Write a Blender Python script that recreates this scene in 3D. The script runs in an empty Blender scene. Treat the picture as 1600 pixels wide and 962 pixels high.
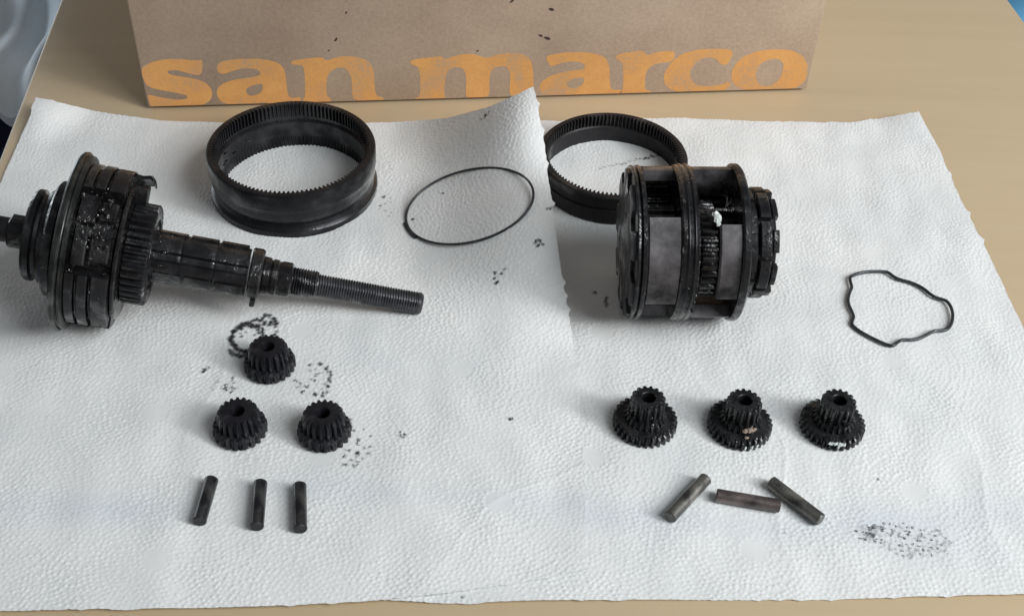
import bpy, bmesh, math, random
import numpy as np
from mathutils import Vector, Matrix
rnd = random.Random(7)
rng = np.random.default_rng(5)
sc = bpy.context.scene
COL = sc.collection
PI = math.pi

# ------------------------------------------------------------ camera
PITCH, ROLL, FPX, CAMH = math.radians(42.2), math.radians(2.6), 1883.0, 0.29
Fw = np.array([0, math.cos(PITCH), -math.sin(PITCH)])
R0 = np.array([1.0, 0, 0]); U0 = np.array([0, math.sin(PITCH), math.cos(PITCH)])
Rt = R0*math.cos(ROLL) + U0*math.sin(ROLL)
Up = U0*math.cos(ROLL) - R0*math.sin(ROLL)
CAM = np.array([0, 0, CAMH])
cd = bpy.data.cameras.new('camera'); cam = bpy.data.objects.new('camera', cd); COL.objects.link(cam)
cd.sensor_width = 36; cd.lens = 36*FPX/1600; cd.clip_start = 0.01; cd.clip_end = 20
m = Matrix.Identity(4)
for i in range(3):
    m[i][0] = Rt[i]; m[i][1] = Up[i]; m[i][2] = -Fw[i]; m[i][3] = CAM[i]
cam.matrix_world = m
sc.camera = cam

# ------------------------------------------------------------ world and lights
w = bpy.data.worlds.new('World'); sc.world = w; w.use_nodes = True
bg = w.node_tree.nodes['Background']
bg.inputs[0].default_value = (0.93, 0.97, 1.0, 1); bg.inputs[1].default_value = 0.165
sc.view_settings.view_transform = 'Standard'; sc.view_settings.look = 'None'
sc.view_settings.exposure = 0.04; sc.view_settings.gamma = 1.0

def area(name, loc, target, sx, sy, power, color):
    l = bpy.data.lights.new(name, 'AREA'); l.shape = 'RECTANGLE'; l.size = sx; l.size_y = sy
    l.energy = power; l.color = color
    o = bpy.data.objects.new(name, l); COL.objects.link(o)
    o.location = loc
    o.rotation_euler = (Vector(target)-Vector(loc)).to_track_quat('-Z', 'Y').to_euler()
    return o
area('window_light', (1.30, -0.25, 0.74), (0.0, .32, 0), 0.26, 0.42, 12, (1.0, 1.0, 0.985))
area('upper_fill_light', (0.95, -0.20, 1.08), (0, .36, 0), 0.9, 0.7, 17, (0.95, 0.985, 1.0))  # added fill, not a window: softens shadows and brightens the box front
area('cloth_fill_light', (-0.85, 0.95, 0.0), (-.3, .70, -.14), 0.7, 0.25, 3.0, (0.86, 0.94, 1.0))  # unseen lamp added below table height to brighten the cloth at the left

# ------------------------------------------------------------ helpers
def P(px, py, z=0.0):
    d = Fw*FPX + Rt*(px-800) - Up*(py-481)
    return CAM + d*((z-CAMH)/d[2])
def unproj(px, py, z):
    px = np.asarray(px, float); py = np.asarray(py, float); z = np.asarray(z, float)
    d = Fw*FPX + Rt*(px[..., None]-800) - Up*(py[..., None]-481)
    return CAM + d*((z-CAMH)/d[..., 2])[..., None]

def tag(o, label, cat, group=None, kind=None):
    if label: o['label'] = label
    if cat: o['category'] = cat
    if group: o['group'] = group
    if kind: o['kind'] = kind
    return o
def empty(name, mat, label, cat, group=None):
    o = bpy.data.objects.new(name, None); COL.objects.link(o)
    o.empty_display_size = 0.01
    o.matrix_world = mat if isinstance(mat, Matrix) else Matrix.Translation(mat)
    return tag(o, label, cat, group)
def make(name, verts, faces, mat, parent=None, sharp=35, mats=None, fm=None):
    me = bpy.data.meshes.new(name)
    me.from_pydata([tuple(map(float, v)) for v in verts], [], faces)
    me.update()
    bm = bmesh.new(); bm.from_mesh(me)
    bmesh.ops.recalc_face_normals(bm, faces=bm.faces)
    for f in bm.faces: f.smooth = True
    ca = math.radians(sharp)
    for e in bm.edges:
        if len(e.link_faces) == 2 and e.calc_face_angle(0) > ca: e.smooth = False
    bm.to_mesh(me); bm.free()
    me.materials.append(mat)
    o = bpy.data.objects.new(name, me); COL.objects.link(o)
    if parent: o.parent = parent
    return o
class MB:
    def __init__(s): s.v = []; s.f = []
    def add(s, vs, fs, M=None):
        b = len(s.v)
        for v in vs:
            v = Vector(v)
            s.v.append(tuple(M @ v) if M else tuple(v))
        s.f += [tuple(i+b for i in f) for f in fs]
    def build(s, name, mat, parent=None, sharp=35): return make(name, s.v, s.f, mat, parent, sharp)
def revolve(prof, N, closed=True):
    """prof: list of (r or r(theta), z). closed=True: ring; False: capped solid"""
    th = np.linspace(0, 2*PI, N, endpoint=False)
    vs = []; fs = []
    for r, z in prof:
        rr = r(th) if callable(r) else np.full(N, float(r))
        for a, q in zip(th, rr): vs.append((q*math.cos(a), q*math.sin(a), z))
    K = len(prof)
    for k in range(K if closed else K-1):
        a = k*N; b = ((k+1) % K)*N
        for i in range(N):
            j = (i+1) % N
            fs.append((a+i, a+j, b+j, b+i))
    if not closed:
        c0 = len(vs); vs.append((0, 0, prof[0][1])); vs.append((0, 0, prof[-1][1]))
        b = (K-1)*N
        for i in range(N):
            j = (i+1) % N
            fs.append((c0, j, i)); fs.append((c0+1, b+i, b+j))
    return vs, fs
def gearfn(root, tip, n, sharp=2.2, ph=0.0, jit=0.0):
    def f(th):
        x = np.clip(.5+.5*sharp*np.cos(n*th+ph), 0, 1)
        x = x*x*(3-2*x)
        return root+(tip-root)*x + (jit*np.sin(3*th+1) if jit else 0)
    return f
def squarefn(lo, hi, n, duty=.5, ph=0.0):
    def f(th):
        q = ((th*n/(2*PI)+ph) % 1.0)
        return np.where(q < duty, hi, lo)
    return f
def arc(r0, r1, a0, a1, z0, z1, ch=0.0004, seg=5.0):
    """solid arc block, angles in degrees, chamfered outer edges"""
    n = max(2, int(abs(a1-a0)/seg)+1)
    sec = [(r0, z0), (r1-ch, z0), (r1, z0+ch), (r1, z1-ch), (r1-ch, z1), (r0, z1)]
    vs = []; fs = []
    for i in range(n+1):
        a = math.radians(a0+(a1-a0)*i/n)
        for r, z in sec: vs.append((r*math.cos(a), r*math.sin(a), z))
    K = len(sec)
    for i in range(n):
        for k in range(K):
            l = (k+1) % K
            fs.append((i*K+k, i*K+l, (i+1)*K+l, (i+1)*K+k))
    fs.append(tuple(range(K))); fs.append(tuple(n*K+k for k in reversed(range(K))))
    return vs, fs
def box(cx, cy, cz, sx, sy, sz, ch=0.0003):
    bm = bmesh.new()
    bmesh.ops.create_cube(bm, size=1, matrix=Matrix.Translation((cx, cy, cz)) @ Matrix.Diagonal((sx, sy, sz, 1)))
    if ch: bmesh.ops.bevel(bm, geom=list(bm.edges), offset=ch, segments=2, affect='EDGES', profile=.5)
    bm.verts.ensure_lookup_table()
    for i, v in enumerate(bm.verts): v.index = i
    r = [tuple(v.co) for v in bm.verts], [tuple(v.index for v in f.verts) for f in bm.faces]
    bm.free(); return r
def tube(pts, rad, n=10, closed=True):
    pts = [Vector(p) for p in pts]; K = len(pts); vs = []; fs = []
    for i, p in enumerate(pts):
        a = pts[(i-1) % K] if closed or i > 0 else pts[i]
        b = pts[(i+1) % K] if closed or i < K-1 else pts[i]
        t = (b-a).normalized(); s = t.cross(Vector((0, 0, 1))).normalized(); u = s.cross(t)
        rr = rad(i) if callable(rad) else rad
        for k in range(n):
            q = 2*PI*k/n
            vs.append(p+s*(math.cos(q)*rr)+u*(math.sin(q)*rr))
    for i in range(K if closed else K-1):
        j = (i+1) % K
        for k in range(n):
            l = (k+1) % n
            fs.append((i*n+k, i*n+l, j*n+l, j*n+k))
    if not closed:
        fs.append(tuple(range(n))); fs.append(tuple((K-1)*n+k for k in reversed(range(n))))
    return vs, fs
def frame(origin, z, facing):
    """matrix with local Z along z and local X towards facing"""
    z = Vector(z).normalized(); fc = Vector(facing)-Vector(origin)
    x = (fc - z*fc.dot(z)).normalized(); y = z.cross(x)
    M = Matrix.Identity(4)
    for i in range(3):
        M[i][0] = x[i]; M[i][1] = y[i]; M[i][2] = z[i]; M[i][3] = origin[i]
    return M

# ------------------------------------------------------------ materials
def mat(name):
    m_ = bpy.data.materials.new(name); m_.use_nodes = True
    nt = m_.node_tree; b = nt.nodes['Principled BSDF']
    return m_, nt, b
def N(nt, t, **k):
    n = nt.nodes.new(t)
    for a, v in k.items(): setattr(n, a, v)
    return n
def noise(nt, scale, detail=4, rough=.6, vec=None, sc3=None):
    n = N(nt, 'ShaderNodeTexNoise'); n.inputs['Scale'].default_value = scale
    n.inputs['Detail'].default_value = detail; n.inputs['Roughness'].default_value = rough
    tc = N(nt, 'ShaderNodeTexCoord')
    if sc3:
        mp = N(nt, 'ShaderNodeMapping'); mp.inputs['Scale'].default_value = sc3
        nt.links.new(tc.outputs['Object'], mp.inputs[0]); nt.links.new(mp.outputs[0], n.inputs['Vector'])
    else: nt.links.new(tc.outputs['Object'], n.inputs['Vector'])
    return n.outputs['Fac']
def ramp(nt, src, stops):
    r = N(nt, 'ShaderNodeValToRGB'); e = r.color_ramp.elements
    while len(e) > len(stops): e.remove(e[-1])
    while len(e) < len(stops): e.new(1)
    for q, (p, c) in zip(e, stops):
        q.position = p; q.color = (c, c, c, 1) if isinstance(c, (int, float)) else (*c, 1)
    nt.links.new(src, r.inputs[0]); return r.outputs[0]
def bump(nt, b, src, strength, dist, prev=None):
    n = N(nt, 'ShaderNodeBump'); n.inputs['Strength'].default_value = strength; n.inputs['Distance'].default_value = dist
    nt.links.new(src, n.inputs['Height'])
    if prev: nt.links.new(prev, n.inputs['Normal'])
    nt.links.new(n.outputs[0], b.inputs['Normal']); return n.outputs[0]

def metal(name, c0, c1, metallic, r0, r1, grease=.5, scale=220, glob=0.00035):
    """oily steel: two tones, streaky oil film with lumps of grease"""
    m_, nt, b = mat(name)
    n1 = noise(nt, scale, 5, .65)
    nt.links.new(ramp(nt, n1, [(.35, c0), (.68, c1)]), b.inputs['Base Color'])
    b.inputs['Metallic'].default_value = metallic; b.inputs['Specular IOR Level'].default_value = .38
    nt.links.new(ramp(nt, noise(nt, scale*.8+37, 4), [(.35, r0), (.65, r1)]), b.inputs['Roughness'])
    oil = ramp(nt, noise(nt, scale*.45+11, 3), [(.62-.25*grease, 0.0), (.72-.2*grease, 1.0)])
    nt.links.new(oil, b.inputs['Coat Weight'])
    b.inputs['Coat Roughness'].default_value = .08
    h1 = bump(nt, b, n1, .35, .0002)
    lumps = noise(nt, 750, 3, .55)
    mul = N(nt, 'ShaderNodeMath', operation='MULTIPLY')
    nt.links.new(lumps, mul.inputs[0]); nt.links.new(oil, mul.inputs[1])
    h2 = bump(nt, b, mul.outputs[0], .8, glob, h1)
    nt.links.new(h2, b.inputs['Coat Normal'])
    return m_
M_black = metal('oily_black_steel', (.009, .009, .0105), (.019, .019, .021), .3, .28, .5, .55)
M_goo = metal('greasy_black_steel', (.006, .006, .007), (.014, .013, .014), .2, .20, .42, .8, 190, .0005)
M_ring = metal('ring_steel', (.011, .011, .013), (.022, .022, .025), .45, .24, .36, .4, 90, .00015)
M_ringdark = metal('dull_ring_steel', (.015, .0145, .016), (.026, .025, .027), .35, .42, .62, .15, 120, .0002)
M_edge = metal('worn_bright_rim', (.018, .019, .019), (.06, .063, .06), .6, .25, .42, .3, 160, .0002)
M_plate = metal('grey_worn_plate', (.022, .02, .022), (.17, .16, .168), .5, .35, .6, .3, 75, .0002)
M_thread = metal('thread_steel', (.045, .047, .052), (.09, .092, .10), .65, .28, .45, .3, 300, .0001)
M_gear = metal('gear_steel', (.009, .009, .012), (.019, .019, .024), .3, .34, .55, .45, 300, .0003)
M_gearwet = metal('wet_gear_steel', (.008, .009, .010), (.018, .018, .02), .3, .25, .5, .75, 300, .0006)
M_wire = metal('wire_steel', (.035, .04, .045), (.07, .078, .085), .6, .3, .45, .2, 200, .0001)
M_rust = metal('brown_oily_steel', (.022, .016, .014), (.045, .03, .024), .3, .4, .6, .4, 400, .0003)
def pinmat(name, dark, light, lo, hi):
    m_, nt, b = mat(name)
    n1 = noise(nt, 160, 5, .7)
    n2 = noise(nt, 55, 2)
    mx = N(nt, 'ShaderNodeMath', operation='ADD'); nt.links.new(n1, mx.inputs[0]); nt.links.new(n2, mx.inputs[1])
    md = N(nt, 'ShaderNodeMath', operation='MULTIPLY'); md.inputs[1].default_value = .5; nt.links.new(mx.outputs[0], md.inputs[0])
    nt.links.new(ramp(nt, md.outputs[0], [(lo, dark), (hi, light)]), b.inputs['Base Color'])
    b.inputs['Metallic'].default_value = .6
    nt.links.new(ramp(nt, n1, [(.3, .3), (.7, .5)]), b.inputs['Roughness'])
    b.inputs['Coat Weight'].default_value = .25
    bump(nt, b, n1, .4, .0001); return m_
M_pin_a = pinmat('dark_pin', (.016, .016, .02), (.09, .09, .088), .45, .62)
M_pin_b = pinmat('bright_pin', (.045, .045, .045), (.27, .26, .235), .42, .62)
M_pin_c = pinmat('brownish_pin', (.05, .042, .042), (.20, .165, .155), .40, .6)
M_tan = mat('tan_grease')[0]; M_tan.node_tree.nodes['Principled BSDF'].inputs['Base Color'].default_value = (.30, .23, .185, 1)
M_tan.node_tree.nodes['Principled BSDF'].inputs['Roughness'].default_value = .3
M_pale = mat('pale_grease')[0]; M_pale.node_tree.nodes['Principled BSDF'].inputs['Base Color'].default_value = (.56, .60, .59, 1)
M_pale.node_tree.nodes['Principled BSDF'].inputs['Roughness'].default_value = .2

def paper():
    m_, nt, b = mat('embossed_paper')
    at = N(nt, 'ShaderNodeAttribute', attribute_name='grease'); ab = N(nt, 'ShaderNodeAttribute', attribute_name='inkblue')
    fib = noise(nt, 900, 4, .7)
    base = ramp(nt, noise(nt, 30, 4), [(.3, (.70, .715, .72)), (.7, (.79, .795, .79))])
    m1 = N(nt, 'ShaderNodeMix', data_type='RGBA'); m1.inputs[7].default_value = (.46, .57, .68, 1)
    nt.links.new(base, m1.inputs[6]); nt.links.new(ab.outputs['Fac'], m1.inputs[0])
    m2 = N(nt, 'ShaderNodeMix', data_type='RGBA'); m2.inputs[7].default_value = (.022, .022, .026, 1)
    nt.links.new(m1.outputs[2], m2.inputs[6]); nt.links.new(at.outputs['Fac'], m2.inputs[0])
    nt.links.new(m2.outputs[2], b.inputs['Base Color'])
    b.inputs['Roughness'].default_value = .75; b.inputs['Specular IOR Level'].default_value = .25
    b.inputs['Subsurface Weight'].default_value = .35; b.inputs['Subsurface Scale'].default_value = .0012; b.inputs['Subsurface Radius'].default_value = (1, 1, 1)
    bump(nt, b, fib, .25, .0002)
    return m_
M_paper = paper()
def wood():
    m_, nt, b = mat('maple_laminate')
    g = noise(nt, 1, 5, .6, sc3=(5, 70, 20)); g2 = noise(nt, 1, 3, .5, sc3=(3, 10, 3)); g3 = noise(nt, 700, 2)
    ad = N(nt, 'ShaderNodeMath', operation='ADD'); nt.links.new(g, ad.inputs[0]); nt.links.new(g2, ad.inputs[1])
    md = N(nt, 'ShaderNodeMath', operation='MULTIPLY'); md.inputs[1].default_value = .5; nt.links.new(ad.outputs[0], md.inputs[0])
    nt.links.new(ramp(nt, md.outputs[0], [(.26, (.48, .37, .235)), (.5, (.52, .405, .262)), (.74, (.55, .435, .29))]), b.inputs['Base Color'])
    b.inputs['Roughness'].default_value = .42; b.inputs['Specular IOR Level'].default_value = .35
    bump(nt, b, g3, .08, .0001); return m_
M_wood = wood()
def card():
    m_, nt, b = mat('recycled_cardboard')
    n1 = noise(nt, 650, 4, .75); n2 = noise(nt, 22, 4, .6)
    ad = N(nt, 'ShaderNodeMath', operation='ADD'); nt.links.new(n1, ad.inputs[0]); nt.links.new(n2, ad.inputs[1])
    md = N(nt, 'ShaderNodeMath', operation='MULTIPLY'); md.inputs[1].default_value = .5; nt.links.new(ad.outputs[0], md.inputs[0])
    nt.links.new(ramp(nt, md.outputs[0], [(.32, (.35, .25, .18)), (.5, (.45, .335, .245)), (.68, (.54, .415, .31))]), b.inputs['Base Color'])
    b.inputs['Roughness'].default_value = .85; bump(nt, b, n1, .2, .0002)
    return m_, md.outputs[0]
M_card, _ = card()
M_edgecard = mat('cardboard_edge')[0]; M_edgecard.node_tree.nodes['Principled BSDF'].inputs['Base Color'].default_value = (.12, .08, .05, 1)
def ink():
    m_, nt, b = mat('orange_print')
    n1 = noise(nt, 800, 4, .8); n2 = noise(nt, 60, 4, .6)
    ad = N(nt, 'ShaderNodeMath', operation='ADD'); nt.links.new(n1, ad.inputs[0]); nt.links.new(n2, ad.inputs[1])
    md = N(nt, 'ShaderNodeMath', operation='MULTIPLY'); md.inputs[1].default_value = .5; nt.links.new(ad.outputs[0], md.inputs[0])
    nt.links.new(ramp(nt, md.outputs[0], [(.38, (.50, .33, .20)), (.50, (.70, .34, .105)), (.65, (.78, .41, .14))]), b.inputs['Base Color'])
    b.inputs['Roughness'].default_value = .8; return m_
M_ink = ink()
M_smudge = mat('dark_smudge')[0]; M_smudge.node_tree.nodes['Principled BSDF'].inputs['Base Color'].default_value = (.06, .035, .03, 1)
def fabric(name, c0, c1, sc=6):
    m_, nt, b = mat(name)
    nt.links.new(ramp(nt, noise(nt, sc, 3), [(.35, c0), (.65, c1)]), b.inputs['Base Color'])
    b.inputs['Roughness'].default_value = .9; bump(nt, b, noise(nt, 900, 2), .3, .0003); return m_
M_cloth = fabric('pale_cloth', (.62, .72, .80), (.86, .89, .92), 9)
M_navy = fabric('navy_cloth', (.02, .025, .06), (.03, .04, .09))
M_blue = fabric('blue_cloth', (.03, .09, .25), (.05, .13, .33))
M_sky = fabric('light_blue_cloth', (.12, .42, .75), (.18, .52, .85))
M_floor = fabric('floor_tiles', (.16, .13, .11), (.22, .18, .15), 3)

# ------------------------------------------------------------ floor, table, things beside it
fl = make('floor', [(-4, -4, -.74), (4, -4, -.74), (4, 4, -.74), (-4, 4, -.74)], [(0, 1, 2, 3)], M_floor)
tag(fl, None, None, kind='structure')

def table():
    bl = P(0, 240); tl = P(93, 0); d = (tl-bl)/np.linalg.norm(tl-bl)
    A = bl-d*.50; B = tl+d*.42
    tr = P(1578, 0); dr = np.array([.085, -1.0, 0]); dr /= np.linalg.norm(dr)
    C_ = tr+dr*.92; D = tr-dr*.36
    t = empty('table', (0, .3, 0), 'pale maple table carrying the paper towels, box and metal parts', 'table')
    # slab with rounded edges
    pts = [Vector((q[0], q[1], 0)) for q in (A, C_, D, B)]
    bm = bmesh.new()
    vs = [bm.verts.new(p-Vector((0, .3, 0))) for p in pts]
    f = bm.faces.new(vs)
    ex = bmesh.ops.extrude_face_region(bm, geom=[f])
    for v in [g for g in ex['geom'] if isinstance(g, bmesh.types.BMVert)]: v.co.z -= .024
    ve = [e for e in bm.edges if abs(e.verts[0].co.z-e.verts[1].co.z) > .01]
    bmesh.ops.bevel(bm, geom=ve, offset=.018, segments=5, affect='EDGES', profile=.5)
    te = [e for e in bm.edges if e.verts[0].co.z > -.001 and e.verts[1].co.z > -.001]
    bmesh.ops.bevel(bm, geom=te, offset=.0025, segments=3, affect='EDGES', profile=.5)
    V = [tuple(v.co) for v in bm.verts]; bm.verts.index_update(); Fc = [tuple(v.index for v in f.verts) for f in bm.faces]; bm.free()
    make('tabletop', V, Fc, M_wood, t, 25)
    for q, sx, sy in ((A, 1, 1), (C_, -1, 1), (D, -1, -1), (B, 1, -1)):
        mb = MB(); mb.add(*box(q[0]+sx*.045, q[1]+sy*.05-.3, -.382, .04, .04, .716, .003)); mb.build('leg', M_wood, t)
table()

def drape(name, x0, x1, y0, y1, zt, zb, M, label, cat, fold=.02, n=60, seed=0, dirx=1):
    """cloth lying in folds over something beside the table: a thick folded sheet"""
    r = np.random.default_rng(seed); vs = []; fs = []
    ph = r.uniform(0, 6, 6)
    for s in (0, 1):
        for j in range(n):
            for i in range(n):
                u, v = i/(n-1), j/(n-1)
                x = x0+(x1-x0)*u; y = y0+(y1-y0)*v
                z = zb+(zt-zb)*(1-abs(2*u-1)**3)*(.85+.15*math.sin(3*v+ph[0]))
                z += fold*(math.sin(22*u+9*v+ph[1]+1.5*math.sin(5*v+ph[2]))*.5+.5*math.sin(13*u-15*v+ph[3]+math.sin(7*u+ph[4])))
                z += fold*.35*math.sin(41*u+20*v+ph[5])
                vs.append((x+fold*.6*math.sin(9*v+ph[2]), y+fold*.5*math.sin(8*u), z-s*.006))
    def q(s, i, j): return s*n*n+j*n+i
    for s in (0, 1):
        for j in range(n-1):
            for i in range(n-1): fs.append((q(s, i, j), q(s, i+1, j), q(s, i+1, j+1), q(s, i, j+1)))
    for i in range(n-1):
        fs.append((q(0, i, 0), q(0, i+1, 0), q(1, i+1, 0), q(1, i, 0))); fs.append((q(0, i, n-1), q(0, i+1, n-1), q(1, i+1, n-1), q(1, i, n-1)))
        fs.append((q(0, 0, i), q(0, 0, i+1), q(1, 0, i+1), q(1, 0, i))); fs.append((q(0, n-1, i), q(0, n-1, i+1), q(1, n-1, i+1), q(1, n-1, i)))
    return tag(make(name, vs, fs, M, None, 60), label, cat)
# left of the table: a bedside heap about 0.15 m below the table top
drape('cloth', -.366, -.200, .568, .92, -.085, -.12, M_cloth, 'pale blue-white crumpled cloth beyond the left table edge', 'cloth', .0095, 90, 3)
drape('bed_cover', -.62, -.20, .30, .74, -.19, -.20, M_blue, 'deep blue fabric below the pale cloth at the left table edge', 'fabric', .006, 40, 8)
drape('garment', -.66, -.322, .50, 1.0, -.055, -.15, M_navy, 'dark navy fabric strip at the far left frame edge', 'fabric', .008, 50, 5)
drape('towel', .275, .60, .60, 1.05, -.05, -.12, M_sky, 'bright light blue fabric beyond the far right table corner', 'fabric', .008, 40, 9)

# ------------------------------------------------------------ cardboard box
BL = P(232, 172); BR = P(1260, 143)
bx = Vector(BR-BL); BW = bx.length; bx.normalize(); by = Vector((-bx.y, bx.x, 0))
Mbox = Matrix.Identity(4)
for i in range(3):
    Mbox[i][0] = bx[i]; Mbox[i][1] = by[i]; Mbox[i][2] = (0, 0, 1)[i]; Mbox[i][3] = BL[i]
BH, BD, T = .155, .20, .003
bo = empty('cardboard_box', Mbox, 'brown cardboard box with orange san marco lettering behind the paper towels', 'box')
def panel(name, x0, x1, y0, y1, z0, z1, ch=.0008, par=bo, M=M_card):
    mb = MB(); mb.add(*box((x0+x1)/2, (y0+y1)/2, (z0+z1)/2, x1-x0, y1-y0, z1-z0, ch)); return mb.build(name, M, par)
panel('front_panel', 0, BW, 0, T, .0012, BH)
panel('back_panel', 0, BW, BD-T, BD, .0012, BH)
panel('side_panel', 0.0002, T, T+.0002, BD-T-.0002, .0012, BH)
panel('side_panel', BW-T, BW-.0002, T+.0002, BD-T-.0002, .0012, BH)
panel('bottom_panel', T+.0003, BW-T-.0003, T+.0003, BD-T-.0003, .0006, .0036)
panel('top_flap', .0002, BW-.0002, .0004, BD/2-.0008, BH+.0003, BH+.0033)
panel('top_flap', .0002, BW-.0002, BD/2+.0008, BD-.0004, BH+.0003, BH+.0033)
n_ = np.array(by); O_ = np.array(BL); bxn = np.array(bx)
def face_uv(px, py):
    d = Fw*FPX + Rt*(px-800) - Up*(py-481)
    t = ((O_-CAM)@n_)/(d@n_); q = CAM+d*t-O_
    return q@bxn, q[2]
def smooth(poly, it=2, keep=.2):
    for _ in range(it):
        out = []
        for i in range(len(poly)):
            p, q = poly[i], poly[(i+1) % len(poly)]
            out.append((p[0]*(1-keep)+q[0]*keep, p[1]*(1-keep)+q[1]*keep)); out.append((p[0]*keep+q[0]*(1-keep), p[1]*keep+q[1]*(1-keep)))
        poly = out
    return poly
Z3 = 1543
LET = {
 's': [[(62,300),(110,275),(180,263),(250,265),(300,272),(335,265),(330,335),(297,335),(250,322),(210,312),(175,316),(180,332),(230,342),(300,352),(352,372),(378,410),(372,445),(335,470),(260,482),(170,487),(104,487),(86,425),(100,425),(170,440),(230,447),(268,440),(262,425),(200,412),(130,400),(85,385),(66,350),(60,318)]],
 'a': [[(395,290),(430,270),(520,262),(610,265),(670,280),(700,310),(708,370),(712,420),(725,440),(770,432),(775,455),(740,470),(690,472),(640,464),(600,456),(550,470),(480,475),(420,460),(395,425),(400,390),(440,365),(510,350),(590,340),(592,322),(570,308),(520,305),(470,315),(430,332),(400,325)],
       [(525,398),(560,380),(602,372),(602,405),(580,424),(545,430),(528,418)]],
 'n': [[(728,272),(800,262),(870,255),(882,275),(940,252),(1010,252),(1065,268),(1098,305),(1103,430),(1142,435),(1140,456),(1000,460),(1000,350),(975,305),(935,300),(895,325),(885,370),(888,432),(905,440),(905,462),(780,465),(780,442),(792,430),(787,300),(765,290),(730,290)]],
 'm': [[(1262,268),(1340,258),(1402,250),(1412,268),(1470,245),(1540,240),(1600,262),(1650,243),(1720,236),(1775,245),(1808,280),(1811,425),(1816,440),(1700,443),(1708,330),(1690,298),(1655,295),(1625,310),(1613,345),(1613,446),(1505,452),(1512,340),(1495,305),(1465,298),(1430,310),(1415,345),(1412,430),(1425,440),(1425,454),(1280,458),(1280,438),(1305,430),(1303,300),(1262,288)]],
 'a2': [[(325,250),(400,235),(500,233),(570,245),(605,275),(608,385),(620,402),(660,400),(665,415),(620,428),(560,430),(520,423),(460,433),(380,438),(310,428),(292,400),(300,365),(350,335),(420,318),(495,310),(495,290),(480,278),(430,275),(390,282),(345,300),(325,270)],
        [(412,372),(440,352),(492,345),(490,375),(460,394),(425,394)]],
 'r': [[(635,245),(700,232),(758,226),(772,250),(830,230),(905,228),(890,277),(840,280),(800,290),(768,320),(762,400),(790,408),(790,424),(650,430),(650,415),(668,402),(668,290),(652,270),(636,264)]],
 'c': [[(1000,222),(1080,218),(1165,222),(1135,292),(1100,288),(1090,268),(1060,256),(1020,262),(985,285),(965,325),(970,360),(1000,383),(1050,386),(1110,378),(1140,362),(1152,380),(1120,405),(1040,418),(950,418),(890,405),(852,380),(848,330),(880,280),(930,240)]],
 'o': [[(1340,220),(1430,225),(1480,260),(1495,310),(1480,365),(1420,403),(1330,413),(1240,410),(1178,393),(1150,360),(1152,310),(1190,260),(1260,230)],
       [(1330,262),(1368,265),(1385,290),(1375,340),(1340,380),(1290,388),(1262,365),(1258,320),(1285,280)]],
}
for key, polys in LET.items():
    cu = bpy.data.curves.new('letter', 'CURVE'); cu.dimensions = '2D'; cu.fill_mode = 'BOTH'; cu.extrude = .00001
    off = Z3 if key in ('a2', 'r', 'c', 'o') else 0
    for poly in polys:
        pl = smooth([(x+off, y) for x, y in poly], 2, .22)
        s = cu.splines.new('POLY'); s.points.add(len(pl)-1); s.use_cyclic_u = True
        for k, (x, y) in enumerate(pl):
            u, v = face_uv(x/2.857+200, y/2.857)
            s.points[k].co = (u, max(v, .0018), 0, 1)
    co = bpy.data.objects.new('tmp', cu); COL.objects.link(co)
    bpy.context.view_layer.update()
    me = bpy.data.meshes.new_from_object(co.evaluated_get(bpy.context.evaluated_depsgraph_get()))
    bpy.data.objects.remove(co)
    me.transform(Matrix.Translation((0, -.00003, 0)) @ Matrix.Rotation(PI/2, 4, 'X'))
    me.materials.clear(); me.materials.append(M_ink)
    o = bpy.data.objects.new('letter', me); COL.objects.link(o); o.parent = bo
for px, py, a_, l_ in ((541,20,70,4.5),(525,62,60,6),(514,79,30,4),(845,56,-25,6),(855,60,-20,9),(800,2,40,6),(746,80,10,4),(862,15,-20,8)):
    u, v = face_uv(px, py); mb = MB(); s_ = l_/3600
    vs = []
    for k in range(12):
        q = 2*PI*k/12; rr = 1+.35*rnd.random(); xx = math.cos(q)*s_*rr*.5; zz = math.sin(q)*s_*.22*rr
        ca_, sa_ = math.cos(math.radians(a_)), math.sin(math.radians(a_))
        vs.append((u+xx*ca_-zz*sa_, -.0001, v+xx*sa_+zz*ca_))
    vs2 = [(x, .0003, z) for x, y, z in vs]
    mb.add(vs+vs2, [tuple(range(12))]+[(k, (k+1) % 12, 12+(k+1) % 12, 12+k) for k in range(12)])
    mb.build('smudge', M_smudge, bo)

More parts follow.
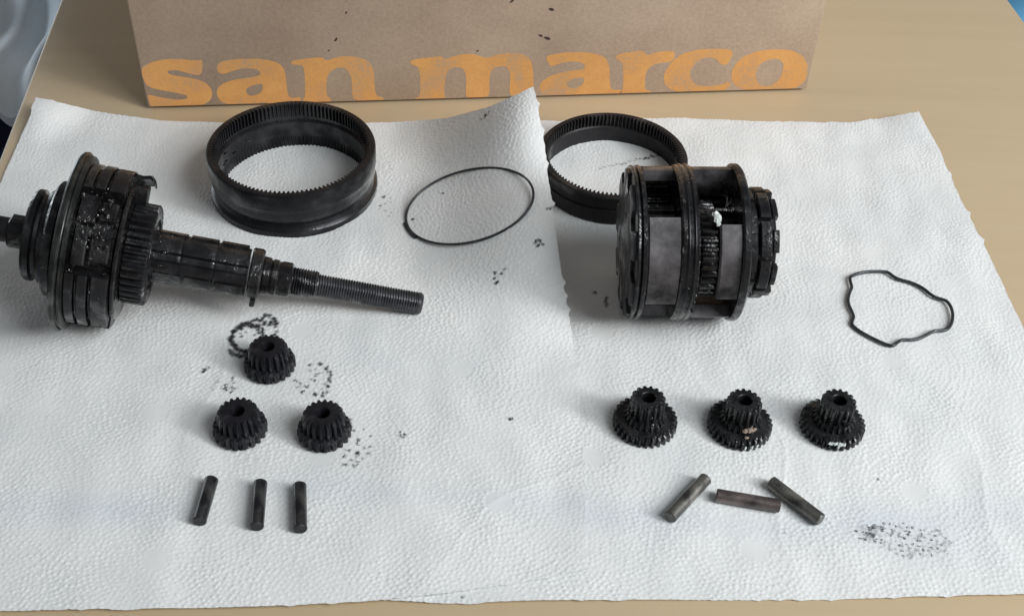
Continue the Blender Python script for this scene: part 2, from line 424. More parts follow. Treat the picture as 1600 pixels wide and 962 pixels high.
# ------------------------------------------------------------ paper towels
def interp(pts, t):
    pts = np.array(pts, float); d = np.r_[0, np.cumsum(np.hypot(*np.diff(pts, axis=0).T))]; d /= d[-1]
    return np.stack([np.interp(t, d, pts[:, 0]), np.interp(t, d, pts[:, 1])], -1)
def sm(x, a, b):
    t = np.clip((x-a)/(b-a), 0, 1); return t*t*(3-2*t)
def jag(n, amp, seed, step=.03):
    r = np.random.default_rng(seed); k = max(4, int(1/step)); c = r.normal(0, 1, k)
    t = np.linspace(0, k-1, n); v = np.interp(t, np.arange(k), c)
    v2 = np.interp(np.linspace(0, 4*k-1, n), np.arange(4*k), r.normal(0, 1, 4*k))
    tabs = (np.interp(np.linspace(0, 2.2*k, n), np.arange(int(2.2*k)+1), (r.random(int(2.2*k)+1) > .86).astype(float)))**2
    return amp*(v*.35+v2*.4+tabs*4)
def emboss(x, y, seed):
    """dots in concentric circles round small smooth medallions"""
    r = np.random.default_rng(seed)
    S = .058; pit = .00155
    ang = r.uniform(0, 1); xr = x*math.cos(ang)+y*math.sin(ang)+3; yr = -x*math.sin(ang)+y*math.cos(ang)+3
    best = np.full(x.shape, 9.); cx = np.zeros_like(x); cy = np.zeros_like(x)
    row0 = np.floor(yr/(S*.866))
    for dr in (-1, 0, 1, 2):
        row = row0+dr; off = (row % 2)*.5
        c0 = np.floor(xr/S-off)
        for dc in (0, 1):
            px = (c0+dc+off)*S; py = row*S*.866
            d = np.hypot(xr-px, yr-py); mk = d < best
            best = np.where(mk, d, best); cx = np.where(mk, px, cx); cy = np.where(mk, py, cy)
    h = np.zeros_like(x); rho = best; a_ = np.arctan2(yr-cy, xr-cx)
    k0 = np.round(rho/pit)
    for dk in (-1, 0, 1):
        k = np.maximum(k0+dk, 1); n = np.maximum(np.round(2*PI*k*.98), 1)
        hsh = np.sin(k*12.9898+cx*7800.1+cy*3900.7)*43758.5; ph = hsh-np.floor(hsh)
        aa = a_/(2*PI)*n+ph; fr = aa-np.round(aa); idx = np.round(aa)
        g = np.sin(idx*78.233+k*37.7+cx*991)*43758.5; g = g-np.floor(g)
        g2 = np.sin(g*917.3+k)*437.5; g2 = g2-np.floor(g2)
        da = fr*2*PI*k*pit/n+(g-.5)*.0007; dd = rho-k*pit-(g2-.5)*.0010
        h = np.maximum(h, np.exp(-(da*da+dd*dd)/(2*.00034**2))*(.45+.75*g2))
    h = h*sm(rho, .0026, .0048)
    return h
def waves(x, y, seed, amp):
    r = np.random.default_rng(seed); z = np.zeros_like(x)
    for k in range(9):
        a_ = r.uniform(0, PI); f = r.uniform(15, 75); z += np.sin((x*math.cos(a_)+y*math.sin(a_))*2*PI*f/6+r.uniform(0, 6)+.8*np.sin(y*40+k))/9
    return amp*np.clip(z*2, -1.2, 1.6)
DAB = []      # grease dabs: (x, y, radius, strength, ring?)
def dab(px, py, rad, s=1.0, ring=0, z=0.0015):
    q = P(px, py, z); DAB.append((q[0], q[1], rad, s, ring))
def build_towel(name, top, bottom, left, right, zf, seed, step, label):
    W = .26 if name else .2
    nu = int(.235/step); nv = int(.27/step)
    u = np.linspace(0, 1, nu); v = np.linspace(0, 1, nv)      # v=0 bottom, 1 top
    def curve(pts, t, uu, vv):
        p = interp(pts, t); z = zf(uu, vv); return unproj(p[:, 0], p[:, 1], z)
    tp = curve(top, u, u, np.ones(nu)); bt = curve(bottom, u, u, np.zeros(nu))
    lf = curve(left, v, np.zeros(nv), v); rg = curve(right, v, np.ones(nv), v)
    # ragged edges
    lf[0] = bt[0]; lf[-1] = tp[0]; rg[0] = bt[-1]; rg[-1] = tp[-1]
    U_, V_ = np.meshgrid(u, v)
    X = np.zeros((nv, nu, 2))
    for c in range(2):
        X[..., c] = (1-V_)*bt[:, c][None]+V_*tp[:, c][None]+(1-U_)*lf[:, c][:, None]+U_*rg[:, c][:, None] \
            - ((1-U_)*(1-V_)*bt[0, c]+U_*(1-V_)*bt[-1, c]+(1-U_)*V_*tp[0, c]+U_*V_*tp[-1, c])
    dl, dd_ = .235, .27
    X[..., 0] += -jag(nv, .00028, seed+3)[:, None]*np.exp(-U_*dl/.0025)+jag(nv, .00028, seed+4)[:, None]*np.exp(-(1-U_)*dl/.0025)
    X[..., 1] += jag(nu, .00018, seed+1)[None]*np.exp(-(1-V_)*dd_/.0025)-jag(nu, .00010, seed+2)[None]*np.exp(-V_*dd_/.0025)
    x, y = X[..., 0], X[..., 1]
    z = zf(U_, V_)
    cr = waves(x, y, seed, .0005)
    rr_ = np.random.default_rng(seed+50)
    for _ in range(9):      # soft handling creases
        a_ = rr_.uniform(0, PI); q0 = P(rr_.uniform(0, 1600), rr_.uniform(180, 940)); L_ = rr_.uniform(.02, .06)
        al = (x-q0[0])*math.cos(a_)+(y-q0[1])*math.sin(a_); ac = -(x-q0[0])*math.sin(a_)+(y-q0[1])*math.cos(a_)+.004*np.sin(al*90)
        cr = cr+rr_.uniform(.00012, .00032)*np.exp(-(al/L_)**2)*np.exp(-np.abs(ac)/rr_.uniform(.0012, .004))
    for _ in range(14):
        a_ = rr_.uniform(0, PI); f = rr_.uniform(25, 65)
        cr = cr+.000045*np.sin((x*math.cos(a_)+y*math.sin(a_))*2*PI*f+rr_.uniform(0, 6)+2*np.sin(x*60+y*35+_))
    z = z+cr*(1-.7*sm(z, .001, .006))+.0011+emboss(x, y, seed)*.00021*(1+.35*np.sin(x*130+seed)*np.sin(y*110+2))
    n = nu*nv
    co = np.stack([x, y, z], -1).reshape(-1, 3).astype(np.float32)
    idx = np.arange(n).reshape(nv, nu)
    f = np.stack([idx[:-1, :-1], idx[:-1, 1:], idx[1:, 1:], idx[1:, :-1]], -1).reshape(-1, 4).astype(np.int32)
    me = bpy.data.meshes.new(name); me.vertices.add(n); me.vertices.foreach_set('co', co.ravel())
    me.loops.add(f.size); me.loops.foreach_set('vertex_index', f.ravel())
    me.polygons.add(len(f)); me.polygons.foreach_set('loop_start', np.arange(0, f.size, 4, dtype=np.int32))
    me.polygons.foreach_set('loop_total', np.full(len(f), 4, dtype=np.int32))
    me.polygons.foreach_set('use_smooth', np.ones(len(f), bool))
    me.update(); me.validate()
    g = np.zeros((nv, nu), np.float32)
    xo, yo = x, y
    x = x+.00022*np.sin(xo*5200+2*np.sin(yo*4300))+.0001*np.sin(yo*9100+xo*3000); y = y+.00022*np.sin(yo*4700+2*np.sin(xo*3900+1))
    for (qx, qy, rad, s, ring) in DAB:
        d2 = (x-qx)**2+(y-qy)**2
        msk = d2 < (rad*3.2)**2
        if not msk.any(): continue
        d = np.sqrt(d2[msk])
        val = np.clip(1.7-(np.abs(d-rad)/.00028 if ring else d/rad), 0, 1)
        if ring: val = val*(np.cos(np.arctan2(y[msk]-qy, x[msk]-qx)-(qx*9e4) % 6.28) > -.35)
        g[msk] = np.maximum(g[msk], s*val)
    x, y = xo, yo
    g = g*g*(3-2*g)
    at = me.attributes.new('grease', 'FLOAT', 'POINT'); at.data.foreach_set('value', g.ravel())
    bl = np.zeros((nv, nu), np.float32)
    for (px, py, sx, sy, s) in BLUES:
        q = P(px, py); bl += s*np.exp(-((x-q[0])/sx)**2-((y-q[1])/sy)**2)
    bl *= .4+.6*emboss(x+.001, y, seed+9)
    at = me.attributes.new('inkblue', 'FLOAT', 'POINT'); at.data.foreach_set('value', np.clip(bl, 0, .6).astype(np.float32).ravel())
    me.materials.append(M_paper)
    o = bpy.data.objects.new(name, me); COL.objects.link(o)
    return tag(o, label, 'paper towel', 'paper towels under the greasy parts')
BLUES = [(60,800,.03,.006,.35),(200,800,.02,.006,.3),(700,780,.05,.005,.22),(960,810,.03,.006,.35),(1380,815,.02,.005,.4),(100,240,.02,.008,.15),(500,770,.02,.006,.22),(1450,850,.02,.01,.2),(620,570,.03,.01,.15),(1560,800,.02,.006,.3),(1230,830,.03,.004,.3)]
# grease marks (pixel positions of the photo laid on the towel plane)
def cloud(n, cx, cy, rx, ry, r0, r1, s0=.5, rp=.0, hole=0.0, shear=0.0):
    for _ in range(n):
        a_ = rnd.uniform(0, 2*PI); q = math.sqrt(rnd.uniform(hole**2, 1))
        X_ = math.cos(a_)*q*rx
        dab(cx+X_, cy+math.sin(a_)*q*ry+shear*X_, rnd.uniform(r0, r1), rnd.uniform(s0, 1), 1 if rnd.random() < rp else 0)
def loop(n, cx, cy, rx, ry, a0, a1, r0, r1, jit=2.0, s0=.7):
    for k in range(n):
        a_ = math.radians(a0+(a1-a0)*(k+rnd.uniform(-.3, .3))/n)
        dab(cx+math.cos(a_)*rx+rnd.uniform(-jit, jit), cy-math.sin(a_)*ry+rnd.uniform(-jit, jit), rnd.uniform(r0, r1), rnd.uniform(s0, 1))
loop(34, 392, 528, 31, 20, 60, 300, .0004, .0010, 1.6, .9)
for k in range(22): dab(380+k*1.5, 506-k*.6+rnd.uniform(-2, 2)+(k > 14)*3, .0005, .9)
for k in range(16): dab(409+rnd.uniform(-1.5, 1.5)+k*.4, 512+k*1.6, .00045, .95)
loop(12, 385, 512, 14, 6, 20, 200, .0006, .0011, 2)
loop(12, 380, 548, 20, 6, 180, 360, .0006, .0010, 2)
loop(18, 418, 512, 14, 20, -60, 220, .0004, .0008, 2)
cloud(10, 396, 522, 22, 12, .0003, .0006, .5)
cloud(16, 420, 503, 14, 8, .0004, .0007, .6)
loop(20, 492, 592, 24, 24, -80, 80, .0004, .0007, 4, .6); cloud(16, 485, 590, 25, 24, .0003, .0006, .5, .3)
cloud(16, 352, 598, 24, 14, .0003, .0005, .4, .3); loop(6, 326, 578, 8, 6, 100, 200, .0004, .0005)
cloud(24, 555, 697, 26, 30, .0003, .0006, .45, .3, shear=-.4)
cloud(6, 548, 655, 6, 14, .0003, .0006, .6)
cloud(6, 630, 678, 10, 6, .0003, .0005, .5)
dab(797, 655, .0006); dab(722, 930, .0004); dab(800, 655, .0004)
cloud(10, 838, 433, 7, 4, .0003, .0006, .5); cloud(9, 780, 457, 14, 5, .0003, .0005, .35); dab(775, 466, .0006)
cloud(8, 855, 391, 9, 3, .0003, .0005, .5); cloud(12, 948, 466, 2, 12, .0003, .0006, .6); cloud(6, 930, 452, 4, 4, .0003, .0004, .4)
for k in range(16): dab(608+k % 3*1.5, 256+k*5.5, .00028, .6)
cloud(10, 600, 320, 8, 14, .0003, .0005, .4)
cloud(6, 757, 254, 8, 3, .0003, .0005, .7); dab(692, 318, .0004); dab(645, 347, .0006)
for k in range(26): dab(938+k*4.4+rnd.uniform(-1, 1), 262-k*.9+rnd.uniform(-1.5, 1.5), rnd.uniform(.0003, .00065), .5+.5*(k > 12))
# the large dotted print at the lower right
gx = 9.5
for i in range(-9, 10):
    for j in range(-4, 5):
        X_ = i*gx+(j % 2)*gx/2+rnd.uniform(-2, 2); Y_ = j*6.3+X_*.17+rnd.uniform(-1.5, 1.5)
        q = (X_/82)**2+((Y_-X_*.17)/27)**2
        if q < rnd.uniform(.55, 1.0):
            if rnd.random() < .62: dab(1413+X_, 840+Y_, rnd.uniform(.00022, .00040), rnd.uniform(.75, 1)*(1.0 if X_ < 30 else .8))
            else: dab(1413+X_, 840+Y_, rnd.uniform(.0006, .0008), rnd.uniform(.3, .55), 1)
cloud(26, 1362, 830, 22, 14, .0003, .0005, .5); dab(1372, 747, .0004, .7); dab(1226, 830, .00035, .6)

STEP = .00039
def z_left(u, v):
    lift = sm(u, .70, 1.0)**1.15*(.62*sm(v, .42, .80)+.38*sm(v, .80, 1.0))*.033
    side = .0009*sm(u, .58, .86)
    corner = .010*sm(u, .12, 0)*sm(v, .90, 1.0) if not np.isscalar(u) else 0
    return lift+side+corner*.6+np.zeros_like(u+v)
LT = build_towel('paper_towel', [(62,156),(150,178),(250,192),(400,196),(560,197),(640,193),(700,188),(760,172),(800,155),(833,139)],
    [(-260,948),(0,958),(200,955),(400,952),(560,944),(680,932),(760,920),(840,908),(915,893)],
    [(-260,948),(-150,620),(0,290),(62,156)],
    [(915,893),(912,760),(908,660),(902,580),(889,500),(876,420),(866,350),(858,290),(851,230),(842,180),(833,139)],
    z_left, 21, STEP, 'white embossed paper towel lying on top on the left, its back right corner curled up')
def z_right(u, v):
    return .0035*sm(u, .90, 1.0)*sm(v, .92, 1.0)+np.zeros_like(u+v)
RTW = build_towel('paper_towel', [(690,193),(860,192),(1000,190),(1200,194),(1330,195),(1385,187),(1435,177)],
    [(600,940),(700,945),(900,940),(1100,939),(1300,938),(1500,933),(1600,931),(1780,926)],
    [(600,940),(640,600),(690,193)],
    [(1780,926),(1690,720),(1600,520),(1548,408),(1500,316),(1465,236),(1435,177)],
    z_right, 33, STEP, 'white embossed paper towel on the right, its left side tucked under the other sheet')
for o in (LT, RTW): o.name = 'paper_towel' if o is LT else o.name

# ------------------------------------------------------------ ring gears
def ring_gear_a():
    c = P(455, 231, .020)
    t = empty('ring_gear', Matrix.Translation((c[0], c[1], .0009)) @ Matrix.Rotation(.3, 4, 'Z'), 'large tall black ring gear with a grooved waist standing behind the threaded axle', 'ring gear', 'toothed ring gears')
    n = 112; Nn = n*8
    Rr = .0325; tf = gearfn(Rr-.0024, Rr-.0036, n, 1.8); tg = gearfn(Rr-.0036, Rr-.0041, n, 1.8)
    prof = [(Rr-.0035, 0), (Rr-.0008, 0), (Rr, .0006), (Rr, .0030), (Rr-.0003, .0034), (Rr-.0013, .0041), (Rr-.0018, .0052), (Rr-.0014, .0066), (Rr-.0007, .0082), (Rr-.0005, .0105), (Rr-.0004, .0125),
            (Rr-.0001, .0130), (Rr, .0190), (Rr-.0003, .0197), (Rr-.0009, .0200), (tf, .0199), (tf, .0145), (Rr-.0024, .0139), (Rr-.0024, .0124), (Rr-.0036, .0116), (Rr-.0036, .0052), (tg, .0040), (tg, .0004)]
    v, f = revolve(prof, Nn, True)
    make('toothed_ring', v, f, M_ring, t, 30)
    mb = MB()
    for k in range(9):          # beads of grease on the inner wall
        a_ = rnd.uniform(1.9, 3.4); z = rnd.uniform(.0055, .0135)
        r_ = Rr-.0037
        pts = [(r_*math.cos(a_+q*.018), r_*math.sin(a_+q*.018), z+q*.00012) for q in range(rnd.randint(3, 9))]
        mb.add(*tube(pts, lambda i: .0003, 6, False))
    mb.build('grease_streak', M_goo, t)
    return t
ring_gear_a()
def ring_gear_b():
    c = P(958, 242, .013)
    t = empty('ring_gear', Matrix.Translation((c[0], c[1], .0011)), 'smaller low black ring gear half hidden behind the slotted drum and the lifted towel edge', 'ring gear', 'toothed ring gears')
    n = 104; Nn = n*8; Rr = .0298; tf = gearfn(Rr-.0020, Rr-.0034, n, 1.8)
    prof = [(Rr-.0030, 0), (Rr-.0004, 0), (Rr, .0004), (Rr, .0062), (Rr-.0005, .0065), (Rr-.0005, .0071), (Rr, .0074), (Rr, .0121), (Rr-.0006, .0127), (tf, .0127), (tf, .0082), (Rr-.0024, .0077), (Rr-.0030, .0070)]
    v, f = revolve(prof, Nn, True)
    make('toothed_ring', v, f, M_ringdark, t, 30)
ring_gear_b()

# ------------------------------------------------------------ axle assembly
mm = .001
A0 = P(118, 378, .031); B0 = P(655, 474, .0052)
MA = frame(A0, B0-A0, CAM)
ax = empty('axle_assembly', MA, 'long threaded axle with greasy flanged gear carrier lying on the left towel', 'axle')
def solid(name, prof, N_, M, par, closed=False, sharp=30):
    v, f = revolve([(r*mm if not callable(r) else r, z*mm) for r, z in prof], N_, closed); return make(name, v, f, M, par, sharp)
def gf(root, tip, n, s=2.2, ph=0.): return gearfn(root*mm, tip*mm, n, s, ph)
def flats(r, d, n=2):
    """circle of radius r with n*2 flats at distance d"""
    def f(th):
        out = np.full(th.shape, r*mm)
        for k in range(n):
            c = np.abs(np.cos(th-k*PI/n-.6)); out = np.minimum(out, d*mm/np.maximum(c, 1e-3))
        return out
    return f
solid('axle_stub', [(3.6, -40), (4.1, -39.4), (4.1, -31), (3.5, -30), (4.2, -29), (4.2, -20.6)], 40, M_black, ax)
solid('flat_nut', [(flats(5.3, 4.6), -21), (flats(5.6, 5.0), -20.5), (flats(5.6, 5.0), -12), (flats(5.3, 4.6), -11.6)], 64, M_black, ax)
solid('dust_cap', [(12, -14.6), (14.6, -14.2), (15.4, -13.2), (15.4, -11.6), (14.2, -11.0), (14.0, -9.9), (15.6, -9.2), (16.2, -8.2), (16.2, -7.2), (14.5, -6.8)], 72, M_black, ax)
solid('bearing_cone', [(15, -7.6), (18.4, -7.2), (19.4, -6.4), (19.6, -4.2), (18.9, -3.4), (20.2, -2.9), (20.2, -1.8)], 72, M_black, ax)
solid('flange_disc', [(19, -2.2), (28.4, -2.0), (29.5, -1.5)], 96, M_black, ax)
solid('flange_rim', [(28.0, -1.8), (29.6, -1.7), (30.2, -1.1), (30.3, -.2), (29.7, .3), (28.9, .1), (28.6, .6), (29.3, 1.0), (29.2, 1.7), (28.3, 2.1), (26.0, 2.2), (26.0, -1.8)], 120, M_edge, ax, True)
solid('carrier_core', [(24.5, 2), (24.5, 4.4), (21.0, 4.6), (20.5, 15.2), (12, 16.4)], 72, M_goo, ax)
# carrier segments (angle 0 faces the camera, negative is up)
for a0, a1 in ((-118, -42), (22, 78), (90, 150), (165, 232)):
    mb = MB()
    for z0, z1, r in ((2.3, 5.2, 27.0), (5.2, 6.2, 25.6), (6.2, 9.4, 27.1), (9.4, 10.5, 25.2), (10.5, 15.6, 26.8)):
        mb.add(*arc(19.5*mm, r*mm, a0, a1, z0*mm, z1*mm, .0003, 4))
    mb.build('carrier_segment', M_black, ax)
for a0, a1, z0, z1, r in ((-38, -16, 2.6, 8.6, 25.3), (-36, -20, 9, 14.5, 24.0), (-12, 16, 3, 7.6, 25.8), (-8, 12, 8.2, 14.6, 24.6)):
    mb = MB(); mb.add(*arc(19*mm, r*mm, a0, a1, z0*mm, z1*mm, .0006, 3)); mb.build('pawl', M_goo, ax)
# hooked spring catch at the top, built from a curled strip
mb = MB()
hk = [(26.6, 8), (26.9, 12), (26.4, 15), (26.0, 18), (26.6, 20.6), (25.6, 21.6)]
for (r1, z1), (r2, z2) in zip(hk[:-1], hk[1:]):
    vs = []
    for r, z in ((r1, z1), (r2, z2)):
        for aa in (-112, -102, -92, -80):
            for dr in (0, -1.2):
                q = math.radians(aa); vs.append(((r+dr)*mm*math.cos(q), (r+dr)*mm*math.sin(q), z*mm))
    fs = []
    for k in range(3):
        b0 = k*2
        fs += [(b0, b0+2, b0+10, b0+8), (b0+1, b0+9, b0+11, b0+3)]
    fs += [(0, 8, 9, 1), (6, 7, 15, 14), (0, 1, 3, 2), (2, 3, 5, 4), (4, 5, 7, 6), (8, 10, 11, 9), (10, 12, 13, 11), (12, 14, 15, 13)]
    mb.add(vs, fs)
mb.build('spring_hook', M_black, ax)
mb = MB(); mb.add(*arc(14*mm, 23.0*mm, -86, -66, 15.8*mm, 21*mm, .0006, 4)); mb.build('stop_lug', M_black, ax)
solid('end_plate', [(10, 15.7), (22.5, 15.7), (23.2, 16.1), (23.2, 16.9), (22.6, 17.3), (10, 17.5)], 72, M_goo, ax)
solid('sun_gear', [(gf(15.2, 16.2, 38), 17.4), (gf(15.6, 17.2, 38), 18.0), (gf(15.6, 17.2, 38), 25.0), (gf(15.2, 16.3, 38), 25.6), (12.6, 25.6), (12.2, 24.8), (10.4, 24.8), (10.2, 25.4), (6, 25.4), (6, 17.5)], 38*8, M_black, ax, True)
mb = MB()
sl = []
def spl(r, d):        # sleeve with milled flats and keyways
    def f(th):
        q = (th+.25) % (2*PI/3); return np.where(q < .42, (r-d)*mm, r*mm)
    return f
pr = []
for z in np.arange(25, 57.8, .7):
    R_ = 8.95-(z-25)*.02
    notch = .35 if int((z-25)/.7) in (13, 29) else 0
    pr.append((spl(R_-notch*.6, 1.3), z))
v, f = revolve([(r, z*mm) for r, z in pr], 72, False); make('splined_sleeve', v, f, M_black, ax, 30)
mb = MB()
for a0 in (-88, 35, 150):
    for z0 in (26.5, 36.8, 47): mb.add(*arc(8.0*mm, 9.35*mm, a0, a0+22, z0*mm, (z0+9.4)*mm, .0003, 4))
mb.build('sleeve_rib', M_goo, ax)
solid('lock_collar', [(6, 57.6), (8.6, 57.8), (9.0, 58.4), (9.0, 61.2), (8.4, 61.9), (6.6, 62.2)], 64, M_goo, ax)
mb = MB(); mb.add(*arc(7*mm, 11.4*mm, 78, 104, 59.4*mm, 61.2*mm, .0004, 4)); mb.build('collar_tab', M_black, ax)
solid('stepped_nut', [(6.2, 61.8), (6.7, 62.4), (6.5, 64.4), (5.9, 64.8), (6.3, 65.4), (6.3, 67), (5.8, 67.5), (5.9, 68), (6.1, 68.6), (6.1, 71.6), (5.4, 72.2), (4.6, 72.3)], 56, M_goo, ax)
def thread(name, z0, z1, R_, dep, pitch, M):
    n = 40; k = int((z1-z0)/pitch*6); pr = []
    for i in range(k+1):
        z = z0+(z1-z0)*i/k
        def fn(th, z=z):
            q = ((z-z0)/pitch-th/(2*PI)) % 1.0
            tri = np.abs(2*q-1); e = min(1, (z-z0)/.4+.05, (z1-z)/.4+.05)
            return (R_-dep*(1-tri*e))*mm
        pr.append((fn, z*mm))
    th0 = [(pr[0][0], z0*mm)]
    v, f = revolve(pr, n, False); return make(name, v, f, M, ax, 60)
thread('coarse_thread', 72.0, 81, 5.0, .55, .92, M_black)
thread('fine_thread', 80.8, 116.4, 4.05, .42, .92, M_thread)
solid('axle_tip', [(3.4, 115.8), (3.95, 116.2), (3.95, 117.2), (3.3, 118), (.6, 118.1)], 40, M_thread, ax)

# ------------------------------------------------------------ slotted drum
D0 = np.array([.0365, .3262, .0272]); D1 = D0+np.array([.0395, .0020, .0006])
MD = frame(D0, D1-D0, CAM)
dr = empty('planet_cage', MD, 'black slotted gear drum with grey worn plates and notched end cap, right towel', 'gear drum')
solid('dog_ring', [(squarefn(.0205, .0250, 9, .6, .2), 1.2), (squarefn(.0205, .0256, 9, .6, .2), 1.5), (squarefn(.0205, .0256, 9, .6, .2), 2.5), (19, 2.6), (9, 2.6), (9, 1.2)], 180, M_gear, dr, True)
solid('end_plate', [(8, 2.4), (25.6, 2.4), (26.5, 2.7), (26.7, 3.2), (26.4, 3.8), (25.4, 4.0), (25.4, 4.3), (8, 4.3)], 108, M_black, dr, True)
solid('rim_plate', [(8, 4.3), (26.0, 4.3), (26.7, 4.7), (26.7, 5.7), (26.2, 6.2), (22, 6.3), (8, 6.3)], 108, M_black, dr, True)
for k in range(3):
    a0 = -18+120*k
    mb = MB(); mb.add(*arc(22.5*mm, 26.3*mm, a0, a0+70, 6.2*mm, 17.2*mm, .0005, 4)); mb.build('web_plate', M_plate, dr)
    a0 = (-13, 76, 227)[k]
    mb = MB(); mb.add(*arc(22.0*mm, (25.9, 26.2, 26.2)[k]*mm, a0, a0+(60, 80, 62)[k], (29.8, 23.4, 23.4)[k]*mm, 37.6*mm, .0006, 4)); mb.build('web_plate', M_plate, dr)
solid('middle_band', [(10, 17.1), (26.2, 17.1), (26.9, 17.7), (26.9, 19.0), (26.5, 19.4), (26.8, 19.9), (26.8, 22.8), (26.2, 23.2), (25.6, 23.5), (10, 23.6)], 108, M_goo, dr, True)
for a_, rr_ in ((14, 16.2),):
    q = math.radians(a_); off = 9.6*mm
    v, f = revolve([(gf(rr_-1.9, rr_-1.0, 34), 0.0238), (gf(rr_-1.5, rr_, 34), .0243), (gf(rr_-1.5, rr_, 34), .0292), (gf(rr_-1.9, rr_-1.0, 34), .0297)], 34*8, False)
    o = make('planet_gear', v, f, M_goo, dr, 30); o.location = (off*math.cos(q), off*math.sin(q), 0)
for a_ in (-110, 130, -35):
    q = math.radians(a_); off = 15*mm if a_ != -35 else 11*mm
    v, f = revolve([(gf(5.2, 6.4, 16), .0075), (gf(5.2, 6.4, 16), .0165)], 16*8, False)
    o = make('planet_gear', v, f, M_goo, dr, 30); o.location = (off*math.cos(q), off*math.sin(q), 0)
    o = make('planet_pin', *revolve([(.0022, .0064), (.0022, .0372)], 20, False), M_black, dr, 30); o.location = (off*math.cos(q), off*math.sin(q), 0)
solid('inner_hub', [(8.2, 1.0), (9.5, 1.4), (9.5, 10), (11, 10.5), (11, 37), (14, 37.5)], 60, M_goo, dr)
solid('flange', [(8, 37.4), (22, 37.4), (26.6, 37.2), (27.3, 37.8), (27.3, 39.5), (26.7, 40.1), (18, 40.2), (8, 40.2)], 108, M_black, dr, True)
solid('cap_core', [(16.6, 40.1), (18.2, 40.5), (18.4, 41.0), (18.4, 43.6), (18.0, 44.1), (16.6, 44.3), (16.6, 50.2), (16.2, 50.6), (13, 50.6), (12, 48.5), (6, 48.5)], 72, M_black, dr)
for k in range(9):
    a0 = 40*k+4
    for a_, b_, z0, z1, r1 in ((0, 27, 41.2, 43.9, 19.3), (15, 50, 44.7, 48.6, 19.3), (23, 47, 49.0, 51.2, 18.5)):
        mb = MB(); mb.add(*arc(15.2*mm, r1*mm, a0+a_, a0+b_, z0*mm, z1*mm, .0004, 4)); mb.build('lug', M_black, dr)
for z_ in (19.5, 21.6):  # rounded rings added to the band to catch highlight streaks
    q_ = [((26.75+.55*math.cos(t_)), z_+.55*math.sin(t_)) for t_ in np.linspace(0, 2*PI, 10, endpoint=False)]
    solid('highlight_bead', q_, 108, M_ring, dr, True, 60)
def blob(mb, c, rx, ry, rz, seed):
    r = random.Random(seed); ph = [r.uniform(0, 6) for _ in range(3)]
    bm = bmesh.new(); bmesh.ops.create_icosphere(bm, subdivisions=2, radius=1)
    for v in bm.verts:
        k = 1+.28*math.sin(3.1*v.co.x+ph[0])*math.sin(3.7*v.co.y+ph[1])+.2*math.sin(5*v.co.z+ph[2]+4*v.co.x)
        v.co = Vector((v.co.x*rx*k+c[0], v.co.y*ry*k+c[1], v.co.z*rz*k+c[2]))
    bm.verts.index_update(); mb.add([tuple(v.co) for v in bm.verts], [tuple(v.index for v in f.verts) for f in bm.faces]); bm.free()
def on(r, adeg, z): q = math.radians(adeg); return (r*mm*math.cos(q), r*mm*math.sin(q), z*mm)
mb = MB()
for r, a_, z, s in ((25.5, -21, 28.6, 1.1), (25.5, -18.5, 29.0, 1.2), (25.4, -16, 29.2, 1.0), (25.2, -13.6, 29.3, .7)): blob(mb, on(r, a_, z), s*mm*.5, s*mm, s*mm, int(z*10))
mb.build('grease_clot', M_pale, dr)
mb = MB()
for k in range(34):
    a_ = rnd.uniform(-60, 60); z = rnd.uniform(17.5, 23.2)
    blob(mb, on(26.5, a_, z), .0003, rnd.uniform(.0004, .0014), rnd.uniform(.0002, .0006), k)
mb.build('oil_lump', M_goo, dr)['kind'] = 'stuff'
mb = MB()
for k in range(110):
    if k < 60: a_, z, r_ = rnd.uniform(-48, 30), rnd.uniform(3, 15), 25.0
    elif k < 90: a_, z, r_ = rnd.uniform(-110, 80), rnd.uniform(2.6, 15), 26.7
    else: a_, z, r_ = rnd.uniform(-80, 60), rnd.uniform(26, 33), 8.7
    q = rnd.uniform(.5, 1)*(1 if k < 60 else .6)
    blob(mb, on(r_, a_, z), .0005*q, rnd.uniform(.0004, .0011)*q, rnd.uniform(.0004, .0010)*q, k+90)
mb.build('oil_lump', M_goo, ax)['kind'] = 'stuff'

# ------------------------------------------------------------ small step gears
def step_gear_small(px, py, rot, tilt, label, M=M_gear):
    c = P(px, py)
    t = empty('step_gear', Matrix.Translation((c[0], c[1], .0011)) @ Matrix.Rotation(tilt, 4, 'X') @ Matrix.Rotation(rot, 4, 'Z'), label, 'step gear', 'small two-step planet gears on the left towel')
    g1 = gearfn(.0075, .0086, 20, 1.5); g1c = gearfn(.0070, .0080, 22, 1.5)
    v, f = revolve([(g1c, 0), (g1, .0005), (g1, .0026), (g1c, .0044), (.0052, .0046), (.002, .0046), (.002, 0)], 160, True)
    make('lower_gear', v, f, M, t, 30)
    g2 = gearfn(.0059, .0070, 18, 1.5); g2c = gearfn(.0050, .0059, 18, 1.5)
    v, f = revolve([(g2, .0044), (gearfn(.0055, .0065, 18, 1.5), .0086), (g2c, .0096), (.0046, .0097), (.0024, .0097), (.0021, .0090), (.0021, .0042)], 160, True)
    make('upper_gear', v, f, M, t, 30)
    return t
step_gear_small(423, 577, .1, 0, 'black two-step gear at the back of the three on the left towel, amid grease prints')
step_gear_small(377, 677, .35, .02, 'black two-step gear, the left of the front pair on the left towel')
step_gear_small(508, 681, .2, -.01, 'black two-step gear, the right of the front pair on the left towel')
